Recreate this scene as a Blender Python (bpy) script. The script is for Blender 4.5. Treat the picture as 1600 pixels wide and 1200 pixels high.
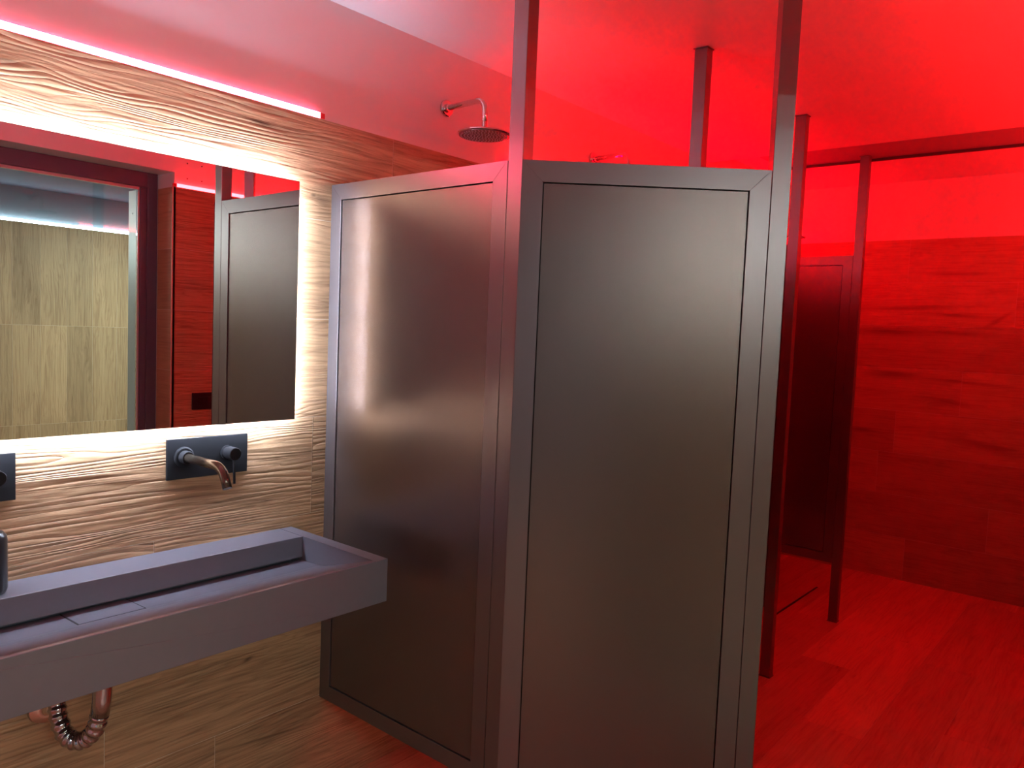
import bpy, bmesh, math, random
from mathutils import Vector, Matrix

S = bpy.context.scene
for o in list(bpy.data.objects):
    bpy.data.objects.remove(o)
COL = S.collection

# ------------------------------------------------------------------ camera
cam_d = bpy.data.cameras.new('camera')
cam = bpy.data.objects.new('camera', cam_d)
COL.objects.link(cam)
S.camera = cam
cam_d.sensor_width = 36.0
cam_d.lens = 36.0 * 1214.77 / 1600.0
cam_d.clip_start = 0.02
R = [[0.6435444168468339, -0.027076722039543893, 0.7649296926311997],
     [-0.764303090142149, -0.07643030901421491, 0.6403117945682038],
     [0.04112626830178625, -0.9967072082550547, -0.0698811209697197]]
M = Matrix.Identity(4)
for i in range(3):
    M[i][0] = R[i][0]; M[i][1] = -R[i][1]; M[i][2] = -R[i][2]
M[2][3] = 1.52
cam.matrix_world = M

# ------------------------------------------------------------------ world, render, exposure
W = bpy.data.worlds.new('world'); S.world = W; W.use_nodes = True
W.node_tree.nodes['Background'].inputs[0].default_value = (0.8, 0.85, 1.0, 1)
W.node_tree.nodes['Background'].inputs[1].default_value = 0.02
S.view_settings.view_transform = 'Standard'
S.view_settings.look = 'None'
S.view_settings.gamma = 1.0
S.view_settings.use_curve_mapping = False
S.view_settings.exposure = 1.0
S.cycles.use_denoising = True
S.cycles.max_bounces = 10
S.cycles.diffuse_bounces = 6
S.cycles.glossy_bounces = 6
S.cycles.transmission_bounces = 6
S.cycles.transparent_max_bounces = 8
S.cycles.sample_clamp_indirect = 6.0
S.cycles.caustics_reflective = False
S.cycles.caustics_refractive = False

# strengths of the LED strips and of the added fill lamps
E_MIRROR = 82.0        # white tape behind the mirror
E_RED_NEAR = 54.0      # red strip on the cladding over the mirror
E_RED = 50.0           # red strips of the shower side
E_OUTER = 78.0         # white strip in the room outside
C_WHITE = (0.80, 0.94, 1.20)
C_RED = (1.0, 0.0, 0.007)
C_RED_NEAR = (1.0, 0.08, 0.17)
C_RED_OPP = (1.0, 0.008, 0.010)
L_OUT = 32.0           # fill lamps added out of view in the room outside

# ------------------------------------------------------------------ node helpers
def nmat(name):
    m = bpy.data.materials.new(name); m.use_nodes = True
    nt = m.node_tree
    b = nt.nodes['Principled BSDF']
    return m, nt, b

def math_n(nt, op, a, b=None, c=None):
    n = nt.nodes.new('ShaderNodeMath'); n.operation = op
    for k, v in enumerate((a, b, c)):
        if v is None: continue
        if isinstance(v, (int, float)): n.inputs[k].default_value = v
        else: nt.links.new(v, n.inputs[k])
    return n.outputs[0]

def plain(name, col, rough=0.5, metal=0.0, spec=0.5, noise=0.0, nscale=30.0, bump=0.0, bscale=200.0, coat=0.0):
    m, nt, b = nmat(name)
    b.inputs['Base Color'].default_value = (*col, 1)
    b.inputs['Roughness'].default_value = rough
    b.inputs['Metallic'].default_value = metal
    b.inputs['Specular IOR Level'].default_value = spec
    b.inputs['Coat Weight'].default_value = coat
    tc = nt.nodes.new('ShaderNodeTexCoord')
    if noise > 0:
        n = nt.nodes.new('ShaderNodeTexNoise'); n.inputs['Scale'].default_value = nscale; n.inputs['Detail'].default_value = 4
        nt.links.new(tc.outputs['Object'], n.inputs['Vector'])
        r = nt.nodes.new('ShaderNodeMapRange')
        r.inputs['To Min'].default_value = 1 - noise; r.inputs['To Max'].default_value = 1 + noise
        nt.links.new(n.outputs['Fac'], r.inputs['Value'])
        v = nt.nodes.new('ShaderNodeVectorMath'); v.operation = 'SCALE'
        v.inputs[0].default_value = col
        nt.links.new(r.outputs[0], v.inputs['Scale'])
        nt.links.new(v.outputs[0], b.inputs['Base Color'])
    if bump > 0:
        n = nt.nodes.new('ShaderNodeTexNoise'); n.inputs['Scale'].default_value = bscale; n.inputs['Detail'].default_value = 2
        nt.links.new(tc.outputs['Object'], n.inputs['Vector'])
        bp = nt.nodes.new('ShaderNodeBump'); bp.inputs['Strength'].default_value = bump; bp.inputs['Distance'].default_value = 0.001
        nt.links.new(n.outputs['Fac'], bp.inputs['Height'])
        nt.links.new(bp.outputs[0], b.inputs['Normal'])
    return m

def emit(name, col, strength):
    m, nt, b = nmat(name)
    b.inputs['Base Color'].default_value = (0.8, 0.8, 0.8, 1)
    b.inputs['Emission Color'].default_value = (*col, 1)
    b.inputs['Emission Strength'].default_value = strength
    return m

def wood(name, gu, gv, base=(0.46, 0.285, 0.155), dark=(0.225, 0.13, 0.07), bump=0.5, rough=0.5, spots=(), cracks=1.0, tone=0.12, figure=1.0):
    """wood-look tile: gu = axis along the grain, gv = axis across it (0 x, 1 y, 2 z)"""
    m, nt, b = nmat(name)
    L = nt.links
    tc = nt.nodes.new('ShaderNodeTexCoord')
    sp = nt.nodes.new('ShaderNodeSeparateXYZ'); L.new(tc.outputs['Object'], sp.inputs[0])
    at = nt.nodes.new('ShaderNodeAttribute'); at.attribute_name = 'tile'; at.attribute_type = 'GEOMETRY'
    u, v = sp.outputs[gu], sp.outputs[gv]
    rnd = at.outputs['Fac']
    def vec(su, sv, off):
        c = nt.nodes.new('ShaderNodeCombineXYZ')
        L.new(math_n(nt, 'MULTIPLY', u, su), c.inputs[0])
        L.new(math_n(nt, 'MULTIPLY', v, sv), c.inputs[1])
        L.new(math_n(nt, 'MULTIPLY', rnd, off), c.inputs[2])
        return c.outputs[0]
    def noise(vv, scale, detail=5, dist=0.0, rgh=0.55):
        n = nt.nodes.new('ShaderNodeTexNoise')
        n.inputs['Scale'].default_value = scale; n.inputs['Detail'].default_value = detail
        n.inputs['Distortion'].default_value = dist; n.inputs['Roughness'].default_value = rgh
        L.new(vv, n.inputs['Vector'])
        return n.outputs['Fac']
    big = noise(vec(0.9, 5.0, 37.0), 1.6, 3, 0.8)              # broad figure
    grain = noise(vec(1.6, 34.0, 71.0), 2.2, 6, 0.6)            # grain lines
    fine = noise(vec(7.0, 220.0, 13.0), 1.5, 3, 0.2)
    # warped rings for cathedral figure
    warp = math_n(nt, 'MULTIPLY_ADD', big, 3.2, math_n(nt, 'MULTIPLY', v, 20.0))
    ring = math_n(nt, 'ABSOLUTE', math_n(nt, 'SINE', math_n(nt, 'MULTIPLY', warp, 9.0)))
    f = math_n(nt, 'ADD', math_n(nt, 'MULTIPLY', grain, 0.52), math_n(nt, 'MULTIPLY', fine, 0.10))
    f = math_n(nt, 'ADD', f, math_n(nt, 'MULTIPLY', ring, 0.10))
    f = math_n(nt, 'ADD', f, math_n(nt, 'MULTIPLY', big, 0.38))
    ramp = nt.nodes.new('ShaderNodeValToRGB')
    ramp.color_ramp.elements[0].position = 0.36; ramp.color_ramp.elements[0].color = (*dark, 1)
    ramp.color_ramp.elements[1].position = 0.74; ramp.color_ramp.elements[1].color = (*[min(1, c * 1.14) for c in base], 1)
    e = ramp.color_ramp.elements.new(0.52); e.color = (*[0.62 * a + 0.38 * d for a, d in zip(base, dark)], 1)
    e = ramp.color_ramp.elements.new(0.60); e.color = (*base, 1)
    if figure != 1.0:
        f = math_n(nt, 'MULTIPLY_ADD', math_n(nt, 'SUBTRACT', f, 0.60), figure, 0.60)
    L.new(f, ramp.inputs[0])
    col = ramp.outputs[0]
    # sparse dark cracks following the grain
    ck = noise(vec(0.8, 10.0, 91.0), 2.0, 4, 1.0, 0.6)
    ckr = nt.nodes.new('ShaderNodeMapRange'); ckr.inputs['From Min'].default_value = 0.655; ckr.inputs['From Max'].default_value = 0.73
    ckr.inputs['To Min'].default_value = 0.0; ckr.inputs['To Max'].default_value = 0.55 * cracks
    L.new(ck, ckr.inputs['Value'])
    dk = ckr.outputs[0]
    for (su_, sv_, ru, rv, slope, st) in spots:
        du = math_n(nt, 'SUBTRACT', u, su_)
        dv = math_n(nt, 'SUBTRACT', math_n(nt, 'SUBTRACT', v, sv_), math_n(nt, 'MULTIPLY', du, slope))
        wob = math_n(nt, 'MULTIPLY', math_n(nt, 'SUBTRACT', grain, 0.5), rv * 2.0)
        a1 = math_n(nt, 'POWER', math_n(nt, 'ABSOLUTE', math_n(nt, 'DIVIDE', du, ru)), 2.0)
        a2 = math_n(nt, 'POWER', math_n(nt, 'ABSOLUTE', math_n(nt, 'DIVIDE', math_n(nt, 'ADD', dv, wob), rv)), 2.0)
        g = math_n(nt, 'MULTIPLY', math_n(nt, 'POWER', 2.718, math_n(nt, 'MULTIPLY', math_n(nt, 'ADD', a1, a2), -1.0)), st)
        dk = math_n(nt, 'MAXIMUM', dk, g)
    mx = nt.nodes.new('ShaderNodeMix'); mx.data_type = 'RGBA'
    L.new(dk, mx.inputs[0]); L.new(col, mx.inputs[6]); mx.inputs[7].default_value = (*[d * 0.35 for d in dark], 1)
    # tone of each tile
    tn = nt.nodes.new('ShaderNodeMapRange'); tn.inputs['To Min'].default_value = 1 - tone; tn.inputs['To Max'].default_value = 1 + tone
    L.new(rnd, tn.inputs['Value'])
    sc = nt.nodes.new('ShaderNodeVectorMath'); sc.operation = 'SCALE'
    L.new(mx.outputs[2], sc.inputs[0]); L.new(tn.outputs[0], sc.inputs['Scale'])
    L.new(sc.outputs[0], b.inputs['Base Color'])
    b.inputs['Roughness'].default_value = rough
    b.inputs['Specular IOR Level'].default_value = 0.35
    # embossed grain
    rel = noise(vec(1.5, 30.0, 55.0), 1.5, 4, 1.3)
    rel0 = noise(vec(0.8, 7.0, 19.0), 1.2, 2, 0.6)
    rel2 = noise(vec(5.0, 90.0, 23.0), 1.5, 3, 0.8)
    arg = math_n(nt, 'ADD', math_n(nt, 'MULTIPLY', v, 230.0), math_n(nt, 'MULTIPLY', rel0, 34.0))
    groove = math_n(nt, 'POWER', math_n(nt, 'ABSOLUTE', math_n(nt, 'SINE', arg)), 0.45)
    amp = noise(vec(2.2, 9.0, 5.0), 1.5, 2, 0.5)
    ampr = nt.nodes.new('ShaderNodeMapRange'); ampr.inputs['From Min'].default_value = 0.38; ampr.inputs['From Max'].default_value = 0.62
    ampr.inputs['To Min'].default_value = 0.08; ampr.inputs['To Max'].default_value = 0.75
    L.new(amp, ampr.inputs['Value'])
    h = math_n(nt, 'ADD', math_n(nt, 'MULTIPLY', rel, 0.8), math_n(nt, 'MULTIPLY', rel2, 0.15))
    h = math_n(nt, 'ADD', h, math_n(nt, 'MULTIPLY', groove, ampr.outputs[0]))
    bp = nt.nodes.new('ShaderNodeBump'); bp.inputs['Strength'].default_value = bump; bp.inputs['Distance'].default_value = 0.006
    L.new(h, bp.inputs['Height']); L.new(bp.outputs[0], b.inputs['Normal'])
    return m

# ------------------------------------------------------------------ materials
MT = {}
MT['plaster'] = plain('white_paint', (0.80, 0.79, 0.79), 0.55, noise=0.02, nscale=3, bump=0.05, bscale=40)
MT['ceiling'] = plain('ceiling_paint', (0.80, 0.79, 0.79), 0.45, noise=0.02, nscale=2, bump=0.05, bscale=25)
MT['beam'] = plain('beam_paint', (0.30, 0.27, 0.29), 0.5, noise=0.04, nscale=4)
MT['grout'] = plain('grout', (0.66, 0.56, 0.42), 0.8)
MT['grout_floor'] = plain('floor_grout', (0.60, 0.50, 0.40), 0.8)
SP = [(1.243, 2.071, 0.045, 0.0060, -0.085, 1.0), (1.425, 1.899, 0.010, 0.006, 0.0, 0.8), (1.455, 1.888, 0.035, 0.016, -0.2, 0.45),
      (1.232, 0.518, 0.016, 0.007, 0.25, 0.85), (1.29, 0.254, 0.17, 0.004, -0.11, 0.7), (1.08, 0.50, 0.05, 0.006, 0.1, 0.45)]
MT['wood_wall'] = wood('oak_wall_tile', 0, 2, bump=0.62, spots=SP)
SPF = [(1.05, 1.975, 0.16, 0.010, 0.02, 0.5), (1.30, 1.76, 0.26, 0.014, -0.03, 0.6), (1.00, 1.72, 0.18, 0.012, 0.05, 0.55), (1.38, 1.605, 0.22, 0.022, 0.0, 0.6),
       (1.05, 1.61, 0.20, 0.012, 0.04, 0.5), (0.78, 1.70, 0.06, 0.014, -0.7, 0.5), (1.36, 1.33, 0.16, 0.022, 0.02, 0.6), (0.95, 1.31, 0.22, 0.010, 0.05, 0.5),
       (1.0, 1.18, 0.12, 0.016, 0.12, 0.45), (0.80, 0.93, 0.18, 0.030, 0.15, 0.5), (1.50, 0.95, 0.08, 0.014, 0.0, 0.45)]
MT['wood_far'] = wood('oak_far_tile', 1, 2, bump=0.18, cracks=0.3, figure=0.5, spots=SPF)
MT['wood_floor'] = wood('oak_floor_tile', 0, 1, base=(0.56, 0.35, 0.21), dark=(0.30, 0.16, 0.09), bump=0.1, rough=0.36, cracks=0.8, figure=0.55, tone=0.16)
MT['wood_vert'] = wood('oak_upright_tile', 2, 0, figure=0.8, base=(0.50, 0.36, 0.20), dark=(0.26, 0.16, 0.08), bump=0.2, tone=0.16)
MT['metal'] = plain('anthracite_lacquer', (0.20, 0.175, 0.178), 0.30, metal=0.75, spec=0.6, bump=0.08, bscale=900)
MT['infill'] = plain('satin_steel_sheet', (0.180, 0.145, 0.135), 0.25, metal=0.75, spec=0.6, bump=0.15, bscale=1100)
MT['core'] = plain('shadow_gap_black', (0.01, 0.01, 0.012), 0.7)
MT['frame_dark'] = plain('dark_door_metal', (0.10, 0.095, 0.14), 0.35, metal=0.0)
MT['silver'] = plain('brushed_aluminium', (0.50, 0.58, 0.58), 0.35, metal=0.2, bump=0.05, bscale=400)
MT['basin'] = plain('basin_stone', (0.135, 0.135, 0.165), 0.33, spec=1.0, noise=0.05, nscale=60, bump=0.04, bscale=500)
MT['black'] = plain('matt_black_metal', (0.014, 0.014, 0.016), 0.55, metal=0.0, spec=0.12)
MT['spout'] = plain('black_bronze', (0.10, 0.08, 0.06), 0.24, metal=0.7, spec=0.6)
MT['blackpl'] = plain('black_plastic', (0.02, 0.02, 0.022), 0.3, spec=0.5)
MT['chrome'] = plain('chrome', (0.80, 0.78, 0.78), 0.09, metal=1.0)
MT['steel'] = plain('dark_chrome', (0.46, 0.48, 0.52), 0.10, metal=1.0)
MT['copper'] = plain('steel_flange', (0.75, 0.62, 0.56), 0.3, metal=1.0)
MT['rubber'] = plain('nozzle_rubber', (0.55, 0.52, 0.52), 0.5)
MT['head_face'] = plain('shower_face', (0.30, 0.28, 0.29), 0.25, metal=0.8)
MT['slate'] = plain('slate_blue_paint', (0.20, 0.24, 0.29), 0.8, spec=0.1)
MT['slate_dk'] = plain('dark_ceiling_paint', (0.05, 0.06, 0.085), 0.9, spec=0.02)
MT['led_white'] = emit('led_white', C_WHITE, E_MIRROR)
MT['led_out'] = emit('led_outer', (0.95, 1.0, 0.98), E_OUTER)
MT['led_out_soft'] = emit('led_outer_side', (0.90, 1.0, 1.02), 8.0)
MT['led_red_near'] = emit('led_red_near', C_RED_NEAR, E_RED_NEAR)
MT['led_red_soft'] = emit('led_red_side', C_RED_NEAR, E_RED_NEAR * 0.09)
MT['led_red_opp'] = emit('led_red_opposite', C_RED_OPP, E_RED)
MT['led_red'] = emit('led_red', C_RED, E_RED)
MT['cap'] = plain('red_translucent_cap', (0.75, 0.05, 0.06), 0.4)
m, nt, b = nmat('mirror_glass')
b.inputs['Base Color'].default_value = (0.88, 0.90, 0.89, 1); b.inputs['Metallic'].default_value = 1.0; b.inputs['Roughness'].default_value = 0.0
MT['mirror'] = m
m, nt, b = nmat('clear_glass')
nt.nodes.remove(b)
tr = nt.nodes.new('ShaderNodeBsdfTransparent'); tr.inputs[0].default_value = (0.90, 0.95, 0.94, 1)
gl = nt.nodes.new('ShaderNodeBsdfGlossy'); gl.inputs['Roughness'].default_value = 0.02
fr = nt.nodes.new('ShaderNodeFresnel'); fr.inputs[0].default_value = 1.5
mx = nt.nodes.new('ShaderNodeMixShader')
nt.links.new(fr.outputs[0], mx.inputs[0]); nt.links.new(tr.outputs[0], mx.inputs[1]); nt.links.new(gl.outputs[0], mx.inputs[2])
nt.links.new(mx.outputs[0], nt.nodes['Material Output'].inputs[0])
MT['glass'] = m

# ------------------------------------------------------------------ mesh helpers
def bm_box(bm, x0, x1, y0, y1, z0, z1, mi=0):
    vs = [bm.verts.new((x, y, z)) for z in (z0, z1) for y in (y0, y1) for x in (x0, x1)]
    fs = [(0, 2, 3, 1), (4, 5, 7, 6), (0, 1, 5, 4), (2, 6, 7, 3), (0, 4, 6, 2), (1, 3, 7, 5)]
    for f in fs:
        fc = bm.faces.new([vs[i] for i in f]); fc.material_index = mi
    return vs

def bm_prism(bm, poly, axis, a0, a1, mi=0):
    """poly in the two remaining axes (order x,y,z without axis), extruded from a0 to a1"""
    def P(p, a):
        c = list(p); c.insert(axis, a); return c
    A = [bm.verts.new(P(p, a0)) for p in poly]; B = [bm.verts.new(P(p, a1)) for p in poly]
    n = len(poly)
    fs = [bm.faces.new(A), bm.faces.new(B[::-1])]
    for i in range(n):
        fs.append(bm.faces.new([A[i], B[i], B[(i + 1) % n], A[(i + 1) % n]]))
    for f in fs: f.material_index = mi
    bmesh.ops.recalc_face_normals(bm, faces=fs)

def bm_lathe(bm, prof, center, axis, seg=32, mi=0):
    """prof = [(r, h)], h along axis ('x','y','z', or a Vector)"""
    ax = {'x': Vector((1, 0, 0)), 'y': Vector((0, 1, 0)), 'z': Vector((0, 0, 1))}.get(axis, axis)
    ax = Vector(ax).normalized()
    t = Vector((0, 0, 1)) if abs(ax.z) < 0.9 else Vector((1, 0, 0))
    e1 = ax.cross(t).normalized(); e2 = ax.cross(e1)
    c = Vector(center)
    def ring(r, h):
        if r < 1e-6: return [bm.verts.new(c + ax * h)]
        return [bm.verts.new(c + ax * h + (e1 * math.cos(2 * math.pi * k / seg) + e2 * math.sin(2 * math.pi * k / seg)) * r) for k in range(seg)]
    fs = []; first = last = ring(*prof[0])
    for i in range(len(prof) - 1):
        a = last; b2 = ring(*prof[i + 1])
        for k in range(seg):
            k2 = (k + 1) % seg
            if len(a) == 1 and len(b2) == 1: continue
            if len(a) == 1: fs.append(bm.faces.new([a[0], b2[k], b2[k2]]))
            elif len(b2) == 1: fs.append(bm.faces.new([a[k], b2[0], a[k2]]))
            else: fs.append(bm.faces.new([a[k], b2[k], b2[k2], a[k2]]))
        last = b2
    # hard edges of the profile
    for i in range(1, len(prof) - 1):
        d1 = Vector((prof[i][0] - prof[i - 1][0], prof[i][1] - prof[i - 1][1])); d2 = Vector((prof[i + 1][0] - prof[i][0], prof[i + 1][1] - prof[i][1]))
        if d1.length > 0 and d2.length > 0 and abs(d1.angle(d2)) > 0.6:
            for f in fs[(i - 1) * seg:i * seg]:
                for e in f.edges:
                    if all(abs((v.co - c).dot(ax) - prof[i][1]) < 1e-6 and abs(((v.co - c) - ax * (v.co - c).dot(ax)).length - prof[i][0]) < 1e-5 for v in e.verts):
                        e.smooth = False
    rings = [first, last]
    if len(rings[0]) > 1: fs.append(bm.faces.new(rings[0]))
    if len(rings[-1]) > 1: fs.append(bm.faces.new(rings[-1][::-1]))
    for f in fs: f.material_index = mi; f.smooth = True
    bmesh.ops.recalc_face_normals(bm, faces=fs)

def smooth_path(pts, n=10):
    P = [Vector(p) for p in pts]; out = []
    Q = [P[0] * 2 - P[1]] + P + [P[-1] * 2 - P[-2]]
    for i in range(1, len(Q) - 2):
        p0, p1, p2, p3 = Q[i - 1:i + 3]
        for k in range(n):
            t = k / n
            out.append(0.5 * ((2 * p1) + (p2 - p0) * t + (2 * p0 - 5 * p1 + 4 * p2 - p3) * t * t + (3 * p1 - p0 - 3 * p2 + p3) * t ** 3))
    out.append(P[-1])
    return out

def arc_path(pts, rad, n=8):
    """polyline with rounded corners"""
    P = [Vector(p) for p in pts]; out = [P[0]]
    for i in range(1, len(P) - 1):
        a = (P[i - 1] - P[i]).normalized(); b2 = (P[i + 1] - P[i]).normalized()
        s, e = P[i] + a * rad, P[i] + b2 * rad
        for k in range(n + 1):
            t = k / n
            out.append((1 - t) ** 2 * s + 2 * t * (1 - t) * P[i] + t * t * e)
    out.append(P[-1])
    return out

def bm_tube(bm, path, rad, seg=20, mi=0, caps=True):
    P = [Vector(p) for p in path]; rings = []
    t0 = (P[1] - P[0]).normalized()
    nrm = t0.orthogonal().normalized()
    for i, p in enumerate(P):
        t = (P[min(i + 1, len(P) - 1)] - P[max(i - 1, 0)]).normalized()
        nrm = (nrm - t * nrm.dot(t)).normalized(); bn = t.cross(nrm)
        r = rad(i / (len(P) - 1)) if callable(rad) else rad
        rings.append([bm.verts.new(p + (nrm * math.cos(2 * math.pi * k / seg) + bn * math.sin(2 * math.pi * k / seg)) * r) for k in range(seg)])
    fs = []
    for a, b2 in zip(rings, rings[1:]):
        for k in range(seg):
            k2 = (k + 1) % seg
            f = bm.faces.new([a[k], b2[k], b2[k2], a[k2]]); f.smooth = True; fs.append(f)
    if caps:
        fs.append(bm.faces.new(rings[0])); fs.append(bm.faces.new(rings[-1][::-1]))
    for f in fs: f.material_index = mi
    bmesh.ops.recalc_face_normals(bm, faces=fs)

def obj(name, bm, mats, parent=None, bevel=0.0, loc=None):
    me = bpy.data.meshes.new(name); bm.to_mesh(me); bm.free()
    for mm in (mats if isinstance(mats, (list, tuple)) else [mats]): me.materials.append(mm)
    o = bpy.data.objects.new(name, me); COL.objects.link(o)
    if parent: o.parent = parent
    if loc: o.location = loc
    if bevel > 0:
        bv = o.modifiers.new('bevel', 'BEVEL'); bv.width = bevel; bv.segments = 2; bv.limit_method = 'ANGLE'
    return o

def box_obj(name, b, mat, parent=None, bevel=0.0):
    bm = bmesh.new(); bm_box(bm, *b); return obj(name, bm, mat, parent, bevel)

def thing(name, label, cat, loc=(0, 0, 0), rz=0.0, group=None):
    o = bpy.data.objects.new(name, None); COL.objects.link(o)
    o.location = loc; o.rotation_euler = (0, 0, rz); o.empty_display_size = 0.1
    o['label'] = label; o['category'] = cat
    if group: o['group'] = group
    return o

def struct(o):
    o['kind'] = 'structure'; return o

def tiles(name, mats, ax_u, ax_v, ax_n, n0, depth, u0, u1, rows, parent=None, gap=0.002, seed=1, length=1.2, facing=1, v_clip=None):
    """field of tiles: plane with normal axis ax_n at n0, facing = sign of the visible side.
    rows = [(v0, v1, joint offset)]"""
    rng = random.Random(seed)
    bm = bmesh.new(); lay = bm.faces.layers.float.new('tile')
    def bx(a0, a1, b0, b1, nn0, nn1, mi, val):
        r = [None] * 3; r[ax_u] = (a0, a1); r[ax_v] = (b0, b1); r[ax_n] = (min(nn0, nn1), max(nn0, nn1))
        k = len(bm.faces)
        bm_box(bm, *r[0], *r[1], *r[2], mi)
        bm.faces.ensure_lookup_table()
        for f in bm.faces[k:]: f[lay] = val
    back = n0 - facing * depth
    for v0, v1, off in rows:
        k = math.floor((u0 - off) / length)
        a = off + k * length
        while a < u1:
            s, e = max(a, u0), min(a + length, u1)
            if e - s > 0.003:
                bx(s + gap / 2, e - gap / 2, v0 + gap / 2, v1 - gap / 2, n0, back, 0, rng.random())
            a += length
    v_lo = min(r[0] for r in rows); v_hi = max(r[1] for r in rows)
    bx(u0, u1, v_lo, v_hi, n0 - facing * 0.0012, back, 1, 0.5)
    return obj(name, bm, mats, parent)

# ------------------------------------------------------------------ the room
YW, YP = 2.004, 2.020          # mirror wall: tile face, plaster face
ZC = 2.492
XF = 5.45                      # far wall tile face

rowsf = [(1.935, 2.02, 0.4)] + [(1.935 - 0.23 * (k + 1), 1.935 - 0.23 * k, {3: 0.16, 4: 0.72, 5: 0.5, 6: 1.0}.get(k, (k * 0.37) % 1.2)) for k in range(21)]
rowsf = [(max(a, -2.90), b2, o) for a, b2, o in rowsf if b2 > -2.89]
struct(tiles('floor', [MT['wood_floor'], MT['grout_floor']], 0, 1, 2, 0.0, 0.05, -1.6, 5.46, rowsf, seed=4))

wl = box_obj('wall_left', (-1.3, 5.6, YP, YP + 0.15, 0.0, 2.75), MT['plaster']); struct(wl)
zr = [2.13 - 0.3015 * k for k in range(8)]; zr[7] = 0.0
offs = [0.534, 0.85, 0.15, 0.242, 0.95, 0.827, 1.132, 0.4]
tiles('wood_cladding', [MT['wood_wall'], MT['grout']], 0, 2, 1, YW, 0.0155, -1.3, XF,
      [(zr[k + 1], zr[k], offs[k]) for k in range(7)], parent=wl, seed=11, facing=-1)

wf = box_obj('wall_back', (XF + 0.015, XF + 0.165, -0.1, YP + 0.15, 0.0, 2.75), MT['plaster']); struct(wf)
zf = [2.195 - 0.274 * k for k in range(9)]; zf[8] = 0.0
tiles('wood_cladding', [MT['wood_far'], MT['grout']], 1, 2, 0, XF, 0.0145, 0.15, 2.003,
      [(zf[k + 1], zf[k], [0.1, 0.7, 0.45, 0.95, 1.31, 0.2, 0.75, 0.0][k]) for k in range(8)], parent=wf, seed=5, facing=-1, gap=0.0015)

# opposite wall with the wide doorway beside the camera
bm = bmesh.new()
bm_box(bm, 1.889, 5.6, -0.05, 0.135, 0.0, 2.75)
bm_box(bm, -1.3, 1.889, -0.05, 0.135, 2.225, 2.75)
bm_box(bm, -1.3, -0.85, -0.05, 0.135, 0.0, 2.225)
wr = struct(obj('wall_right', bm, MT['plaster']))
zo = [2.151 - 0.3015 * k for k in range(8)]; zo[7] = 0.0
tiles('wood_cladding', [MT['wood_wall'], MT['grout']], 0, 2, 1, 0.15, 0.0145, 1.875, XF,
      [(zo[k + 1], zo[k], (0.5 + 0.43 * k) % 1.2) for k in range(7)], parent=wr, seed=21, facing=1)
tiles('wood_cladding', [MT['wood_far'], MT['grout']], 1, 2, 0, 1.873, 0.0155, -0.004, 0.15,
      [(zo[k + 1], zo[k], 0.0) for k in range(7)], parent=wr, seed=23, facing=-1)
tr1 = struct(box_obj('trim_1', (1.8705, 1.8765, 0.1465, 0.1525, 0.0, 2.153), plain('corner_profile', (0.60, 0.45, 0.36), 0.4)))
bm = bmesh.new()
bm_box(bm, -1.45, -1.3, -0.1, YP + 0.15, 0.0, 2.75)
struct(obj('wall_front', bm, MT['plaster']))

struct(box_obj('ceiling', (-1.45, 4.055, -0.1, YP, ZC, ZC + 0.2), MT['ceiling']))
struct(box_obj('ceiling', (4.055, 5.6, -0.1, YP, 2.565, 2.75), MT['ceiling']))
bm = bmesh.new()
bm_box(bm, 4.058, 4.425, 0.137, 1.762, 2.503, 2.560)
bm_box(bm, 4.425, 4.440, 0.137, 1.762, 2.490, 2.560, 1)
struct(obj('trim_2', bm, [MT['beam'], plain('beam_edge', (0.05, 0.04, 0.045), 0.5)]))

# ------------------------------------------------------------------ the room outside
wo = box_obj('wall_outer', (-1.6, 5.0, -3.10, -2.915, 0.0, 2.46), MT['slate']); struct(wo)
bm = bmesh.new()
rows = []
tiles('wood_cladding', [MT['wood_vert'], MT['grout']], 2, 0, 1, -2.9, 0.0145, 0.0, 2.19,
      [(-1.6 + 0.196 * k, -1.6 + 0.196 * (k + 1), 1.40 - 1.58) for k in range(33)], parent=wo, seed=31, facing=1, length=0.79)
struct(box_obj('wall_outer_left', (-1.7, -1.6, -2.915, 0.0, 0.0, 2.46), MT['slate']))
struct(box_obj('wall_outer_right', (4.9, 5.0, -2.915, 0.0, 0.0, 2.46), MT['slate']))
struct(box_obj('ceiling_outer', (-1.7, 5.0, -3.1, -0.1, 2.46, 2.6), MT['slate_dk']))
struct(box_obj('wall_outer_near', (1.873, 4.9, -0.07, -0.051, 0.0, 2.46), MT['slate']))
struct(box_obj('wall_outer_near', (-1.6, 1.873, -0.07, -0.051, 2.225, 2.46), MT['slate']))

# door in the wide opening: dark frame, sliding glass leaf (camera stands in the open half)
d1 = bpy.data.objects.new('door_1', None); COL.objects.link(d1); struct(d1)
bm = bmesh.new()
bm_box(bm, 1.822, 1.8725, -0.047, -0.005, 0.0, 2.223)
bm_box(bm, -0.85, 1.822, -0.047, -0.005, 2.150, 2.223)
bm_box(bm, -0.849, -0.80, -0.047, -0.005, 0.0, 2.150)
obj('door_frame', bm, MT['frame_dark'], d1, 0.002)
box_obj('door_post', (1.789, 1.8215, -0.045, -0.010, 0.0, 2.149), MT['frame_dark'], d1, 0.002)
bm = bmesh.new()
bm_box(bm, 1.779, 1.788, -0.118, -0.016, 0.012, 2.135)
obj('door_stile', bm, MT['silver'], d1, 0.0015)
box_obj('door_rail', (0.62, 1.788, -0.038, -0.018, 2.136, 2.149), MT['silver'], d1)
box_obj('door_rail', (0.62, 1.788, -0.038, -0.018, 0.0, 0.0115), MT['silver'], d1)
box_obj('door_glass', (0.62, 1.7785, -0.031, -0.023, 0.0115, 2.1355), MT['glass'], d1)
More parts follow.
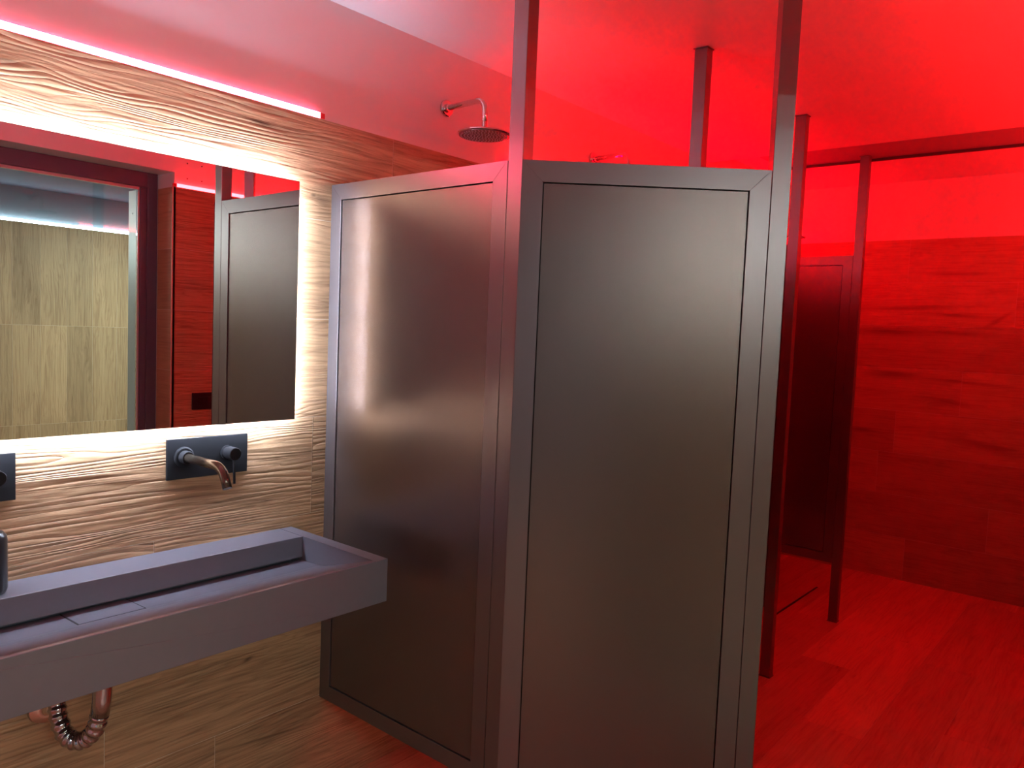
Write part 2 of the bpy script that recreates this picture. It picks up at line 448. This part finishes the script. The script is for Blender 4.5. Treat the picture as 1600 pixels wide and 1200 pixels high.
bm = bmesh.new(); bm_lathe(bm, [(0.004, 0), (0.004, -0.002), (0, -0.0025)], (1.779, -0.07, 2.02), 'x', 12)
obj('door_screw', bm, MT['chrome'], d1)

# ------------------------------------------------------------------ LED strips
def led_strip(label, x0, x1, y0, y1, z0, mat, h=0.018, cap0=True, cap1=True, group=None, cat='light strip', front=-1):
    t = thing('led_strip', label, cat, ((x0 + x1) / 2, (y0 + y1) / 2, z0), group=group)
    xm, ym = (x0 + x1) / 2, (y0 + y1) / 2
    hw, hd = (x1 - x0) / 2, (y1 - y0) / 2
    bm = bmesh.new(); bm_box(bm, -hw + 0.018, hw - 0.018, -hd, hd, 0.0012, h)
    if isinstance(mat, list):       # bright window towards the room, dimmer sides
        for f in bm.faces: f.material_index = 0 if f.calc_center_median().y * front > hd - 1e-4 else 1
        obj('diffuser', bm, mat, t)
    else:
        obj('diffuser', bm, mat, t, 0.002)
    bm = bmesh.new(); bm_box(bm, -hw, hw, -hd, hd, 0.0, 0.001)
    obj('base_channel', bm, MT['silver'], t)
    for s, on in ((-1, cap0), (1, cap1)):
        if not on: continue
        bm = bmesh.new(); a, b2 = sorted((s * hw, s * (hw - 0.018))); bm_box(bm, a, b2, -hd, hd, 0.0012, h)
        obj('end_cap', bm, MT['cap'], t, 0.002)
    return t

led_strip('long glowing red light strip on the wood ledge above the backlit mirror', -1.25, 1.462, 2.006, 2.019, 2.1305, [MT['led_red_near'], MT['led_red_soft']])
led_strip('red light strip along the wood ledge behind the shower heads', 2.27, 5.40, 2.006, 2.019, 2.1305, MT['led_red'])
led_strip('glowing red light strip seen in the mirror, on top of the wood wall opposite', 1.877, 5.40, 0.136, 0.149, 2.1515, MT['led_red_opp'])
led_strip('bright white light strip above upright wood boards, seen through the glass in the mirror', -1.55, 4.85, -2.914, -2.888, 2.192, [MT['led_out'], MT['led_out_soft']], h=0.02, front=1)

# ------------------------------------------------------------------ mirror
mt = thing('wall_mirror', 'wide frameless mirror with white light glowing round its edges', 'mirror', (0.80, YW, 1.576))
hw, hh = 0.552, 0.349
box_obj('glass', (-hw, hw, -0.035, -0.030, -hh, hh), MT['mirror'], mt, 0.0008)
box_obj('back_box', (-hw + 0.013, hw - 0.013, -0.030, -0.0005, -hh + 0.013, hh - 0.013), plain('white_back', (0.7, 0.7, 0.7), 0.6), mt)
q = 0.013; tk = 0.003
ya, yb = -0.0295, -0.019
for (a, b2, c, d) in ((-hw + q, hw - q, hh - q, hh - q + tk), (-hw + q, hw - q, -hh + q - tk, -hh + q),
                      (-hw + q - tk, -hw + q, -hh + q, hh - q), (hw - q, hw - q + tk, -hh + q, hh - q)):
    box_obj('light_tape', (a, b2, ya, yb, c, d), MT['led_white'], mt)

# ------------------------------------------------------------------ basin
bx0, bx1 = 0.23, 1.371
bt = thing('trough_basin', 'long dark grey wall-hung trough basin with sloping bed and back ledge', 'basin', (0.80, YW, 0.776))
def L(x, y, z): return (x - 0.80, y - YW, z - 0.776)
prof = [(1.557, 0.776), (1.557, 0.893), (1.566, 0.893), (1.60, 0.8835), (1.74, 0.840), (1.775, 0.8305), (1.80, 0.8265), (1.885, 0.8225), (1.905, 0.8215), (1.912, 0.800), (1.94, 0.800), (1.94, 0.832), (1.886, 0.832), (1.886, 0.893), (2.003, 0.893), (2.003, 0.776)]
bm = bmesh.new()
bm_prism(bm, [(y - YW, z - 0.776) for y, z in prof], 0, bx0 + 0.04 - 0.8, bx1 - 0.04 - 0.8)
for a, b2 in ((bx0, bx0 + 0.04), (bx1 - 0.04, bx1)):
    bm_box(bm, a - 0.8, b2 - 0.8, 1.557 - YW, 2.003 - YW, 0, 0.117)
bmesh.ops.remove_doubles(bm, verts=bm.verts, dist=0.0001)
obj('basin_body', bm, MT['basin'], bt, 0.0015)
bm = bmesh.new()
def bed(y):
    pts = [(1.74, 0.840), (1.775, 0.8305), (1.80, 0.8265), (1.885, 0.8225), (1.905, 0.8215)]
    for (a, za), (b2, zb) in zip(pts, pts[1:]):
        if a <= y <= b2: return za + (zb - za) * (y - a) / (b2 - a)
    return 0.8215
ys = [1.800, 1.815, 1.84, 1.87, 1.889, 1.904]
pl = [(y - YW, bed(y) - 0.776 + 0.0014) for y in ys] + [(y - YW, bed(y) - 0.776 + 0.0001) for y in ys[::-1]]
bm_prism(bm, pl, 0, 0.688 - 0.8, 0.833 - 0.8)
obj('drain_cover', bm, MT['basin'], bt)
bm = bmesh.new()
pl = [(y - YW, bed(y) - 0.776 + 0.0006) for y in ys] + [(y - YW, bed(y) - 0.776 + 0.0001) for y in ys[::-1]]
bm_prism(bm, pl, 0, 0.6845 - 0.8, 0.6878 - 0.8)
obj('cover_seam', bm, MT['core'], bt)
bm = bmesh.new(); bm_prism(bm, pl, 0, 0.8332 - 0.8, 0.8365 - 0.8)
obj('cover_seam', bm, MT['core'], bt)

# siphon under the basin
sp = thing('siphon_pipe', 'ribbed chrome siphon pipe bent in a U under the trough basin', 'pipe', (0.69, 2.0, 0.565))
def rel(p): return (p[0] - 0.69, p[1] - 2.0, p[2] - 0.565)
bm = bmesh.new()
bm_tube(bm, [rel((0.741, 1.798, 0.775)), rel((0.7395, 1.799, 0.70)), rel((0.737, 1.80, 0.64)), rel((0.7335, 1.803, 0.602))], 0.0205, 28)
obj('outlet_tube', bm, MT['steel'], sp)
bm = bmesh.new()
bm_lathe(bm, [(0.0206, -0.006), (0.0225, -0.005), (0.0225, 0.005), (0.0206, 0.006)], rel((0.7405, 1.7985, 0.760)), 'z', 28)
obj('outlet_collar', bm, MT['steel'], sp)
path = smooth_path([rel(p) for p in ((0.7335, 1.803, 0.604), (0.729, 1.812, 0.570), (0.719, 1.834, 0.541), (0.703, 1.857, 0.531), (0.690, 1.882, 0.542), (0.683, 1.902, 0.576), (0.683, 1.914, 0.606), (0.684, 1.926, 0.622))], 20)
bm = bmesh.new()
bm_tube(bm, path, lambda t: 0.0196 + 0.0016 * math.sin(t * 14 * 2 * math.pi), 28)
obj('ribbed_bend', bm, MT['steel'], sp)
bm = bmesh.new()
bm_tube(bm, smooth_path([rel(p) for p in ((0.684, 1.924, 0.618), (0.685, 1.938, 0.622), (0.686, 1.956, 0.604), (0.686, 1.972, 0.580), (0.686, 1.990, 0.567), (0.686, 2.001, 0.565))], 8), 0.0165, 24)
obj('wall_tube', bm, MT['chrome'], sp)
bm = bmesh.new()
bm_lathe(bm, [(0.017, -0.0155), (0.020, -0.015), (0.034, -0.005), (0.036, 0.0035)], rel((0.686, 2.0, 0.565)), 'y', 36)
obj('wall_flange', bm, MT['copper'], sp)

# ------------------------------------------------------------------ wall taps
def faucet(x0, label, kx=0.171):
    t = thing('wall_faucet', label, 'tap', (x0, YW, 1.083), group='wall taps over the trough basin')
    box_obj('wall_plate', (0.0, 0.235, -0.008, -0.0002, 0.0, 0.109), MT['black'], t, 0.001)
    sx, sz = 0.045, 0.060
    bm = bmesh.new()
    bm_lathe(bm, [(0.0275, -0.008), (0.0275, -0.013), (0.024, -0.0155), (0.018, -0.0155), (0.0175, -0.034), (0.0165, -0.0355), (0.012, -0.0355)], (sx, 0, sz), 'y', 36)
    obj('spout_collar', bm, MT['black'], t)
    bm = bmesh.new()
    path = arc_path([(sx, -0.030, sz), (sx, -0.205, sz + 0.001), (sx, -0.232, sz - 0.050)], 0.034, 10)
    bm_tube(bm, path, 0.0118, 24)
    obj('spout', bm, MT['spout'], t)
    kz = 0.061
    bm = bmesh.new()
    bm_lathe(bm, [(0.020, -0.008), (0.020, -0.0135), (0.0165, -0.015), (0.0165, -0.020), (0.0178, -0.021), (0.0178, -0.053), (0.0165, -0.0545), (0, -0.0545)], (kx, 0, kz), 'y', 36)
    k = obj('handle', bm, MT['black'], t)
    bm = bmesh.new()
    bm_tube(bm, [(kx, -0.045, kz - 0.014), (kx, -0.047, kz - 0.040), (kx, -0.050, kz - 0.083)], 0.0036, 14)
    obj('lever', bm, MT['black'], k)
    return t
faucet(0.979, 'matt black wall tap with spout and lever knob, right end of the basin')
faucet(0.391, 'matt black wall tap cut off by the left edge of the photo', kx=0.186)

# soap bottle
sb = thing('soap_dispenser', 'rounded black soap dispenser standing on the basin ledge at the left', 'soap dispenser', (0.552, 1.942, 0.893))
bm = bmesh.new()
bm_lathe(bm, [(0, 0), (0.030, 0), (0.036, 0.002), (0.039, 0.010), (0.039, 0.118), (0.037, 0.129), (0.031, 0.136), (0.018, 0.1385), (0, 0.139)], (0, 0, 0), 'z', 40)
obj('bottle', bm, MT['blackpl'], sb)
bm = bmesh.new()
bm_lathe(bm, [(0.014, 0.1385), (0.014, 0.150), (0.006, 0.152), (0.006, 0.168), (0.011, 0.169), (0.011, 0.178), (0, 0.179)], (0, 0, 0), 'z', 24)
bm_tube(bm, [(0, 0, 0.174), (-0.010, -0.03, 0.174), (-0.014, -0.045, 0.168)], 0.004, 12)
obj('pump', bm, MT['blackpl'], sb)

# ------------------------------------------------------------------ shower heads
def shower(x, label, y=1.832, z=2.292):
    t = thing('shower_head', label, 'shower head', (x, YP, z), group='round rain shower heads')
    dy = y - YP
    bm = bmesh.new(); bm_lathe(bm, [(0.029, -0.0002), (0.029, -0.007), (0.026, -0.010), (0.012, -0.010)], (0, 0, 0), 'y', 36)
    bm_lathe(bm, [(0.0145, -0.009), (0.0145, -0.018), (0.0115, -0.019)], (0, 0, 0), 'y', 28)
    obj('wall_flange', bm, MT['chrome'], t)
    bm = bmesh.new(); bm_tube(bm, arc_path([(0, -0.012, 0), (0, dy, 0.004), (0, dy, -0.098)], 0.045, 12), 0.0098, 22)
    obj('arm', bm, MT['chrome'], t)
    zb = -0.098
    bm = bmesh.new(); bm_lathe(bm, [(0.011, 0.004), (0.0135, -0.004), (0.030, -0.009), (0.085, -0.011), (0.092, -0.014), (0.093, -0.018), (0.090, -0.0205), (0.086, -0.0205)], (0, dy, zb), 'z', 56)
    h = obj('rain_disc', bm, MT['chrome'], t)
    bm = bmesh.new(); bm_lathe(bm, [(0, -0.0206), (0.086, -0.0206), (0.086, -0.0222), (0, -0.0222)], (0, dy, zb), 'z', 48)
    obj('spray_face', bm, MT['head_face'], h)
    bm = bmesh.new()
    for k in range(1, 8):
        n = 6 * k
        for j in range(n):
            a = 2 * math.pi * j / n + k * 0.2; r = 0.0112 * k
            bm_lathe(bm, [(0.0019, -0.0222), (0.0012, -0.0252), (0, -0.0252)], (r * math.cos(a), dy + r * math.sin(a), zb), 'z', 6)
    nz = obj('spray_nozzles', bm, MT['rubber'], h)
    nz['kind'] = 'stuff'
    return t
shower(1.986, 'chrome rain shower head in the nearest cubicle, beside the mirror')
shower(2.910, 'chrome shower head in the second cubicle, only its bent arm showing over the screen')
shower(4.895, 'shower head in the far cubicle, only its disc tip showing past the posts', y=1.866, z=2.285)

# ------------------------------------------------------------------ partitions
def partition(name, label, origin, ang, length, ztop, zbot, mitre=0.0, post=0.046, stile=0.048, zc=ZC, cat='partition', group=None, back_cut=0.0):
    """local X runs along the screen, Y = depth behind the front face; post stands at the end"""
    t = thing(name, label, cat, (origin[0], origin[1], 0), ang, group)
    D = 0.040; g = 0.003; s = stile
    # frame: four mitred members
    fr = bmesh.new()
    def member(P):      # P = quad in (x,z); extruded over depth with a centre lip
        A = [fr.verts.new((x, 0.0, z)) for x, z in P]; B = [fr.verts.new((x, D, z)) for x, z in P]
        fs = [fr.faces.new(A), fr.faces.new(B[::-1])]
        for i in range(4):
            fs.append(fr.faces.new([A[i], B[i], B[(i + 1) % 4], A[(i + 1) % 4]]))
        bmesh.ops.recalc_face_normals(fr, faces=fs)
        return A, B
    e = 0.00005
    member([(s + e, zbot + s), (length - s - e, zbot + s), (length - e, zbot), (e, zbot)])
    member([(e, ztop), (length - e, ztop), (length - s - e, ztop - s), (s + e, ztop - s)])
    A, B = member([(0, zbot + e), (s, zbot + s + e), (s, ztop - s - e), (0, ztop - e)])
    member([(length - s, zbot + s + e), (length, zbot + e), (length, ztop - e), (length - s, ztop - s - e)])
    if mitre > 0:
        for v in fr.verts:
            if v.co.y > 0.01 and v.co.x < 0.01: v.co.x += mitre
    obj('frame', fr, MT['metal'], t, 0.0005)
    bm = bmesh.new()
    x0, x1, z0, z1 = s, length - s, zbot + s, ztop - s
    bm_box(bm, x0 + g, x1 - g, 0.0035, 0.013, z0 + g, z1 - g, 0)
    bm_box(bm, x0 + g, x1 - g, 0.027, 0.0365, z0 + g, z1 - g, 0)
    bm_box(bm, x0 - 0.0002, x1 + 0.0002, 0.0135, 0.0265, z0 - 0.0002, z1 + 0.0002, 1)
    obj('infill_panel', bm, [MT['infill'], MT['core']], t)
    # post
    bm = bmesh.new(); bm_box(bm, length + 0.0016, length + 0.0016 + post, 0.0, D, 0.004, zc - 0.0035)
    obj('post', bm, MT['metal'], t, 0.0012)
    for zz, nm in ((0.0, 'foot_plate'), (zc - 0.0035, 'ceiling_plate')):
        bm = bmesh.new(); bm_box(bm, length - 0.002, length + post + 0.005, -0.004, D + 0.004, zz + 0.0002, zz + 0.0034)
        obj(nm, bm, MT['metal'], t)
    return t
G = 'raised grey shower partitions with ceiling posts'
PL = YW - 0.0015 - 1.2905
def perp(x, label, ztop=1.940, zbot=0.316, zc=ZC, short=0.0):
    return partition('shower_partition', label, (x, YW - 0.0015), -math.pi / 2, PL - short, ztop, zbot, zc=zc, group=G)
perp(1.490, 'grey framed shower partition fixed to the wall beside the mirror')
perp(2.440, 'second shower partition, only its post rising to the ceiling over the front screen', short=0.008)
perp(3.392, 'slim post and edge of a shower partition just right of the front screen', short=0.014)
perp(4.340, 'dark shower partition farthest back, standing on one foot before the red wood wall', 1.985, 0.322, zc=2.5025, short=0.020)
# slanting screen at the corner
ax_, ay_ = 1.4885, 1.2415
dx_, dy_ = 1.886 - ax_, 0.774 - ay_
ln = math.hypot(dx_, dy_)
partition('angled_screen', 'large grey framed screen standing at a slant nearest the camera', (ax_, ay_), math.atan2(dy_, dx_),
          ln, 1.9365, 0.316, mitre=0.035, post=0.046, stile=0.052, cat='partition')

# shower floor drain in the far cubicle
dr = thing('floor_drain', 'thin dark slot drain in the floor of the far shower', 'drain', (4.53, 1.55, 0.0))
box_obj('drain_channel', (-0.36, 0.36, -0.006, 0.006, -0.001, 0.0008), MT['core'], dr)
box_obj('drain_edge', (-0.365, 0.365, 0.0065, 0.009, -0.001, 0.0012), MT['silver'], dr)

# switch and screws on the opposite wall
sw = thing('wall_switch', 'black rounded switch plate on the red wood wall, seen in the mirror', 'switch', (2.045, 0.15, 1.087))
box_obj('plate', (-0.064, 0.064, 0.0005, 0.009, -0.0435, 0.0435), MT['blackpl'], sw, 0.004)
for k in (-1, 0, 1):
    box_obj('rocker', (k * 0.024 - 0.0115, k * 0.024 + 0.0115, 0.0092, 0.0125, -0.022, 0.022), MT['blackpl'], sw, 0.001)
for k, (x, z, w1) in enumerate(((1.953, 2.278, 'upper left'), (2.029, 2.277, 'upper right'), (1.953, 2.203, 'lower left'), (2.029, 2.203, 'lower right'))):
    t = thing('wall_screw', 'small dark screw in the white wall over the switch, ' + w1 + ' of four', 'screw', (x, 0.135, z), group='screws in the wall opposite')
    bm = bmesh.new(); bm_lathe(bm, [(0.0035, 0.0002), (0.0035, 0.0015), (0.002, 0.0022), (0, 0.0022)], (0, 0, 0), 'y', 12)
    obj('screw_head', bm, MT['blackpl'], t)

# ------------------------------------------------------------------ unseen fill lamps added in the room outside
cl = thing('fill_light', 'added fill lamp, unseen, on the ceiling outside the glass door', 'lamp', (-0.35, -2.45, 2.455))
box_obj('housing', (-0.32, 0.32, -0.17, 0.17, -0.020, 0.004), MT['silver'], cl)
box_obj('diffuser', (-0.30, 0.30, -0.15, 0.15, -0.0225, -0.0202), emit('fill_white', (0.95, 1.0, 0.98), L_OUT), cl)

cl2 = thing('fill_light', 'added fill lamp, out of view on the outer ceiling, for the wood wall', 'lamp', (3.0, -1.45, 2.455))  # second added lamp, kept hidden, brightens the outer wood boards
box_obj('housing', (-0.32, 0.32, -0.17, 0.17, -0.020, 0.004), MT['silver'], cl2)
box_obj('diffuser', (-0.30, 0.30, -0.15, 0.15, -0.0225, -0.0202), emit('fill_white_outer', (0.95, 1.0, 0.98), L_OUT * 1.8), cl2)
